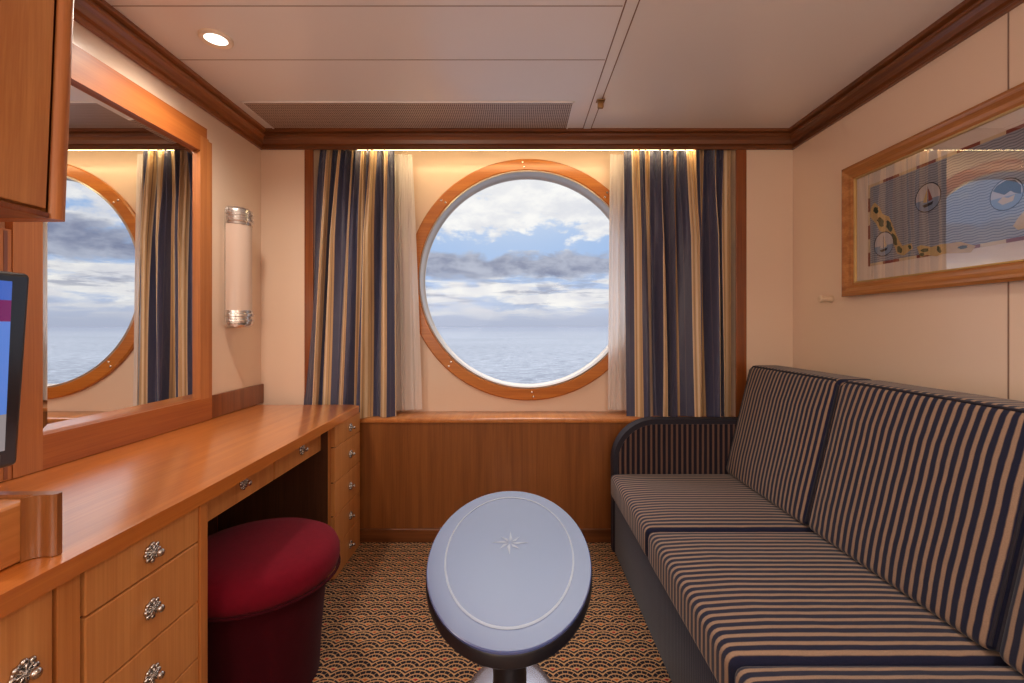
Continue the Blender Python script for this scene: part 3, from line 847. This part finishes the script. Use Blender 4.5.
bm = bmesh.new(); lathe(bm, [(.013, 0), (.013, .004), (.0105, .006), (.0105, .034), (.0125, .036), (.0125, .043), (.010, .046), (.0001, .047)], MXn((XR-.0005, 2.09, 1.236)) @ Matrix.Scale(1.25, 4), 24, cap=False)
tag(obj('coat_peg', bm, M['peg'], base=(XR, 2.09, 1.236), smooth=True), 'small beige coat peg on the right wall beside the framed map', 'peg')

# ------------------------------------------------------------------ sea and sky
bm = bmesh.new()
vs = [bm.verts.new(p) for p in ((-60000, 3, -11), (60000, 3, -11), (60000, 60000, -11), (-60000, 60000, -11))]; bm.faces.new(vs)
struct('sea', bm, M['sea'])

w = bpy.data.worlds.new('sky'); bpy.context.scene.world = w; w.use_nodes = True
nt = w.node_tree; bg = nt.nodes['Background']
tcn = nt.nodes.new('ShaderNodeTexCoord')
dx, dy, dz = xyz(nt, tcn.outputs['Generated'])
az = dx.atan2(dy); el = dz._op('ARCSINE')
c = mixc(nt, el.step(.0, .16), lin(196, 206, 228), lin(164, 194, 236))
c = mixc(nt, el.step(.16, .36), c, lin(206, 220, 240))
n_big = noise(nt, comb(nt, az*7., el*15., 2.3), 1., 7, .58, .3)
n_fine = noise(nt, comb(nt, az*15., el*30., 7.1), 1., 6, .6, .2)
n_str = noise(nt, comb(nt, az*9., el*55., 4.2), 1., 6, .6, .3)
# upper white cloud
bias_hi = el.step(.15, .26)*.20
n_puff = noise(nt, comb(nt, az*26., el*44., 1.7), 1., 5, .55, .2)
cum = (n_big*.62+n_fine*.22+n_puff*.22+bias_hi-.13)
m_hi = cum.step(.45, .54)
shade = n_fine.step(.35, .7)
c = mixc(nt, m_hi, c, mixc(nt, shade, lin(222, 224, 232), lin(253, 252, 250)))
# streaky bright cloud low down
m_lo = (n_str*.9+(1.0-((el-.065)*18.).abs().mn(1.))*.18).step(.44, .60)*(1.0-el.step(.10, .13))
c = mixc(nt, m_lo, c, mixc(nt, shade, lin(226, 226, 232), lin(252, 250, 246)))
# small grey-bellied clouds under the band
m_gr = noise(nt, comb(nt, az*11., el*70., 9.4), 1., 5, .6, .4).step(.50, .62)*(1.0-((el-.075)*22.).abs().mn(1.))
c = mixc(nt, m_gr*.75, c, lin(150, 156, 180))
# slate band
band = (1.0-((el-.128)*17.).abs().mn(1.))*.42+n_big*.80+n_fine*.25-.24
m_bd = band.step(.46, .60)
c = mixc(nt, m_bd, c, mixc(nt, n_fine.step(.3, .7), lin(128, 136, 164), lin(184, 190, 208)))
# horizon haze
c = mixc(nt, 1.0-el.step(.004, .05), c, lin(182, 190, 212))
glow = (1.0-(((az+.02)*(az+.02)*6.+(el-.30)*(el-.30)*14.).sqrt()).mn(1.))
bgc = mixc(nt, glow*glow*.5, c, (1.0, .98, .94, 1))
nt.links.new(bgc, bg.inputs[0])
nt.links.new((el.step(.36, .75)*4.5+1.).s, bg.inputs[1])      # upper sky, out of view, brightened to add light in the room

# ------------------------------------------------------------------ lamps
def lamp(name, kind, loc, energy, col, **k):
    l = bpy.data.lights.new(name, kind); l.energy = energy; l.color = col[:3]
    for a, v in k.items(): setattr(l, a, v)
    o = bpy.data.objects.new(name, l); COL.objects.link(o); o.location = loc; return o
WARM = (1, .88, .75)
lamp('desk_downlight_beam', 'SPOT', (DL[0], DL[1], ZC-.03), 34, WARM, spot_size=2.75, spot_blend=1, shadow_soft_size=.05)
for x, y, e in ((.75, .45, 34), (.3, -1.0, 36)):
    lamp('cabin_fill_spot', 'SPOT', (x, y, ZC-.05), e, WARM, spot_size=2.5, spot_blend=1, shadow_soft_size=.06)  # unseen fill spots added to brighten the cabin, without fixtures
for x, e in ((-.75, 43), (.85, 21)):
    lamp('cabin_fill_point', 'POINT', (x, -.75, 1.4), e, (1, .88, .76), shadow_soft_size=.45)  # soft fill lights added behind the camera, no lamps stand there

# ------------------------------------------------------------------ camera
cd = bpy.data.cameras.new('camera'); cam = bpy.data.objects.new('camera', cd); COL.objects.link(cam)
cam.location = (0, 0, EYE); cam.rotation_euler = (PI/2, 0, 0)
cd.sensor_width = 36; cd.lens = 460/1024*36
cd.shift_x = -4/1024; cd.shift_y = -14.5/1024
cd.clip_start = .02; cd.clip_end = 200000
sc_ = bpy.context.scene
sc_.camera = cam
sc_.view_settings.view_transform = 'Standard'
sc_.view_settings.exposure = 0
sc_.cycles.max_bounces = 10; sc_.cycles.diffuse_bounces = 6; sc_.cycles.transparent_max_bounces = 12
sc_.cycles.use_denoising = True
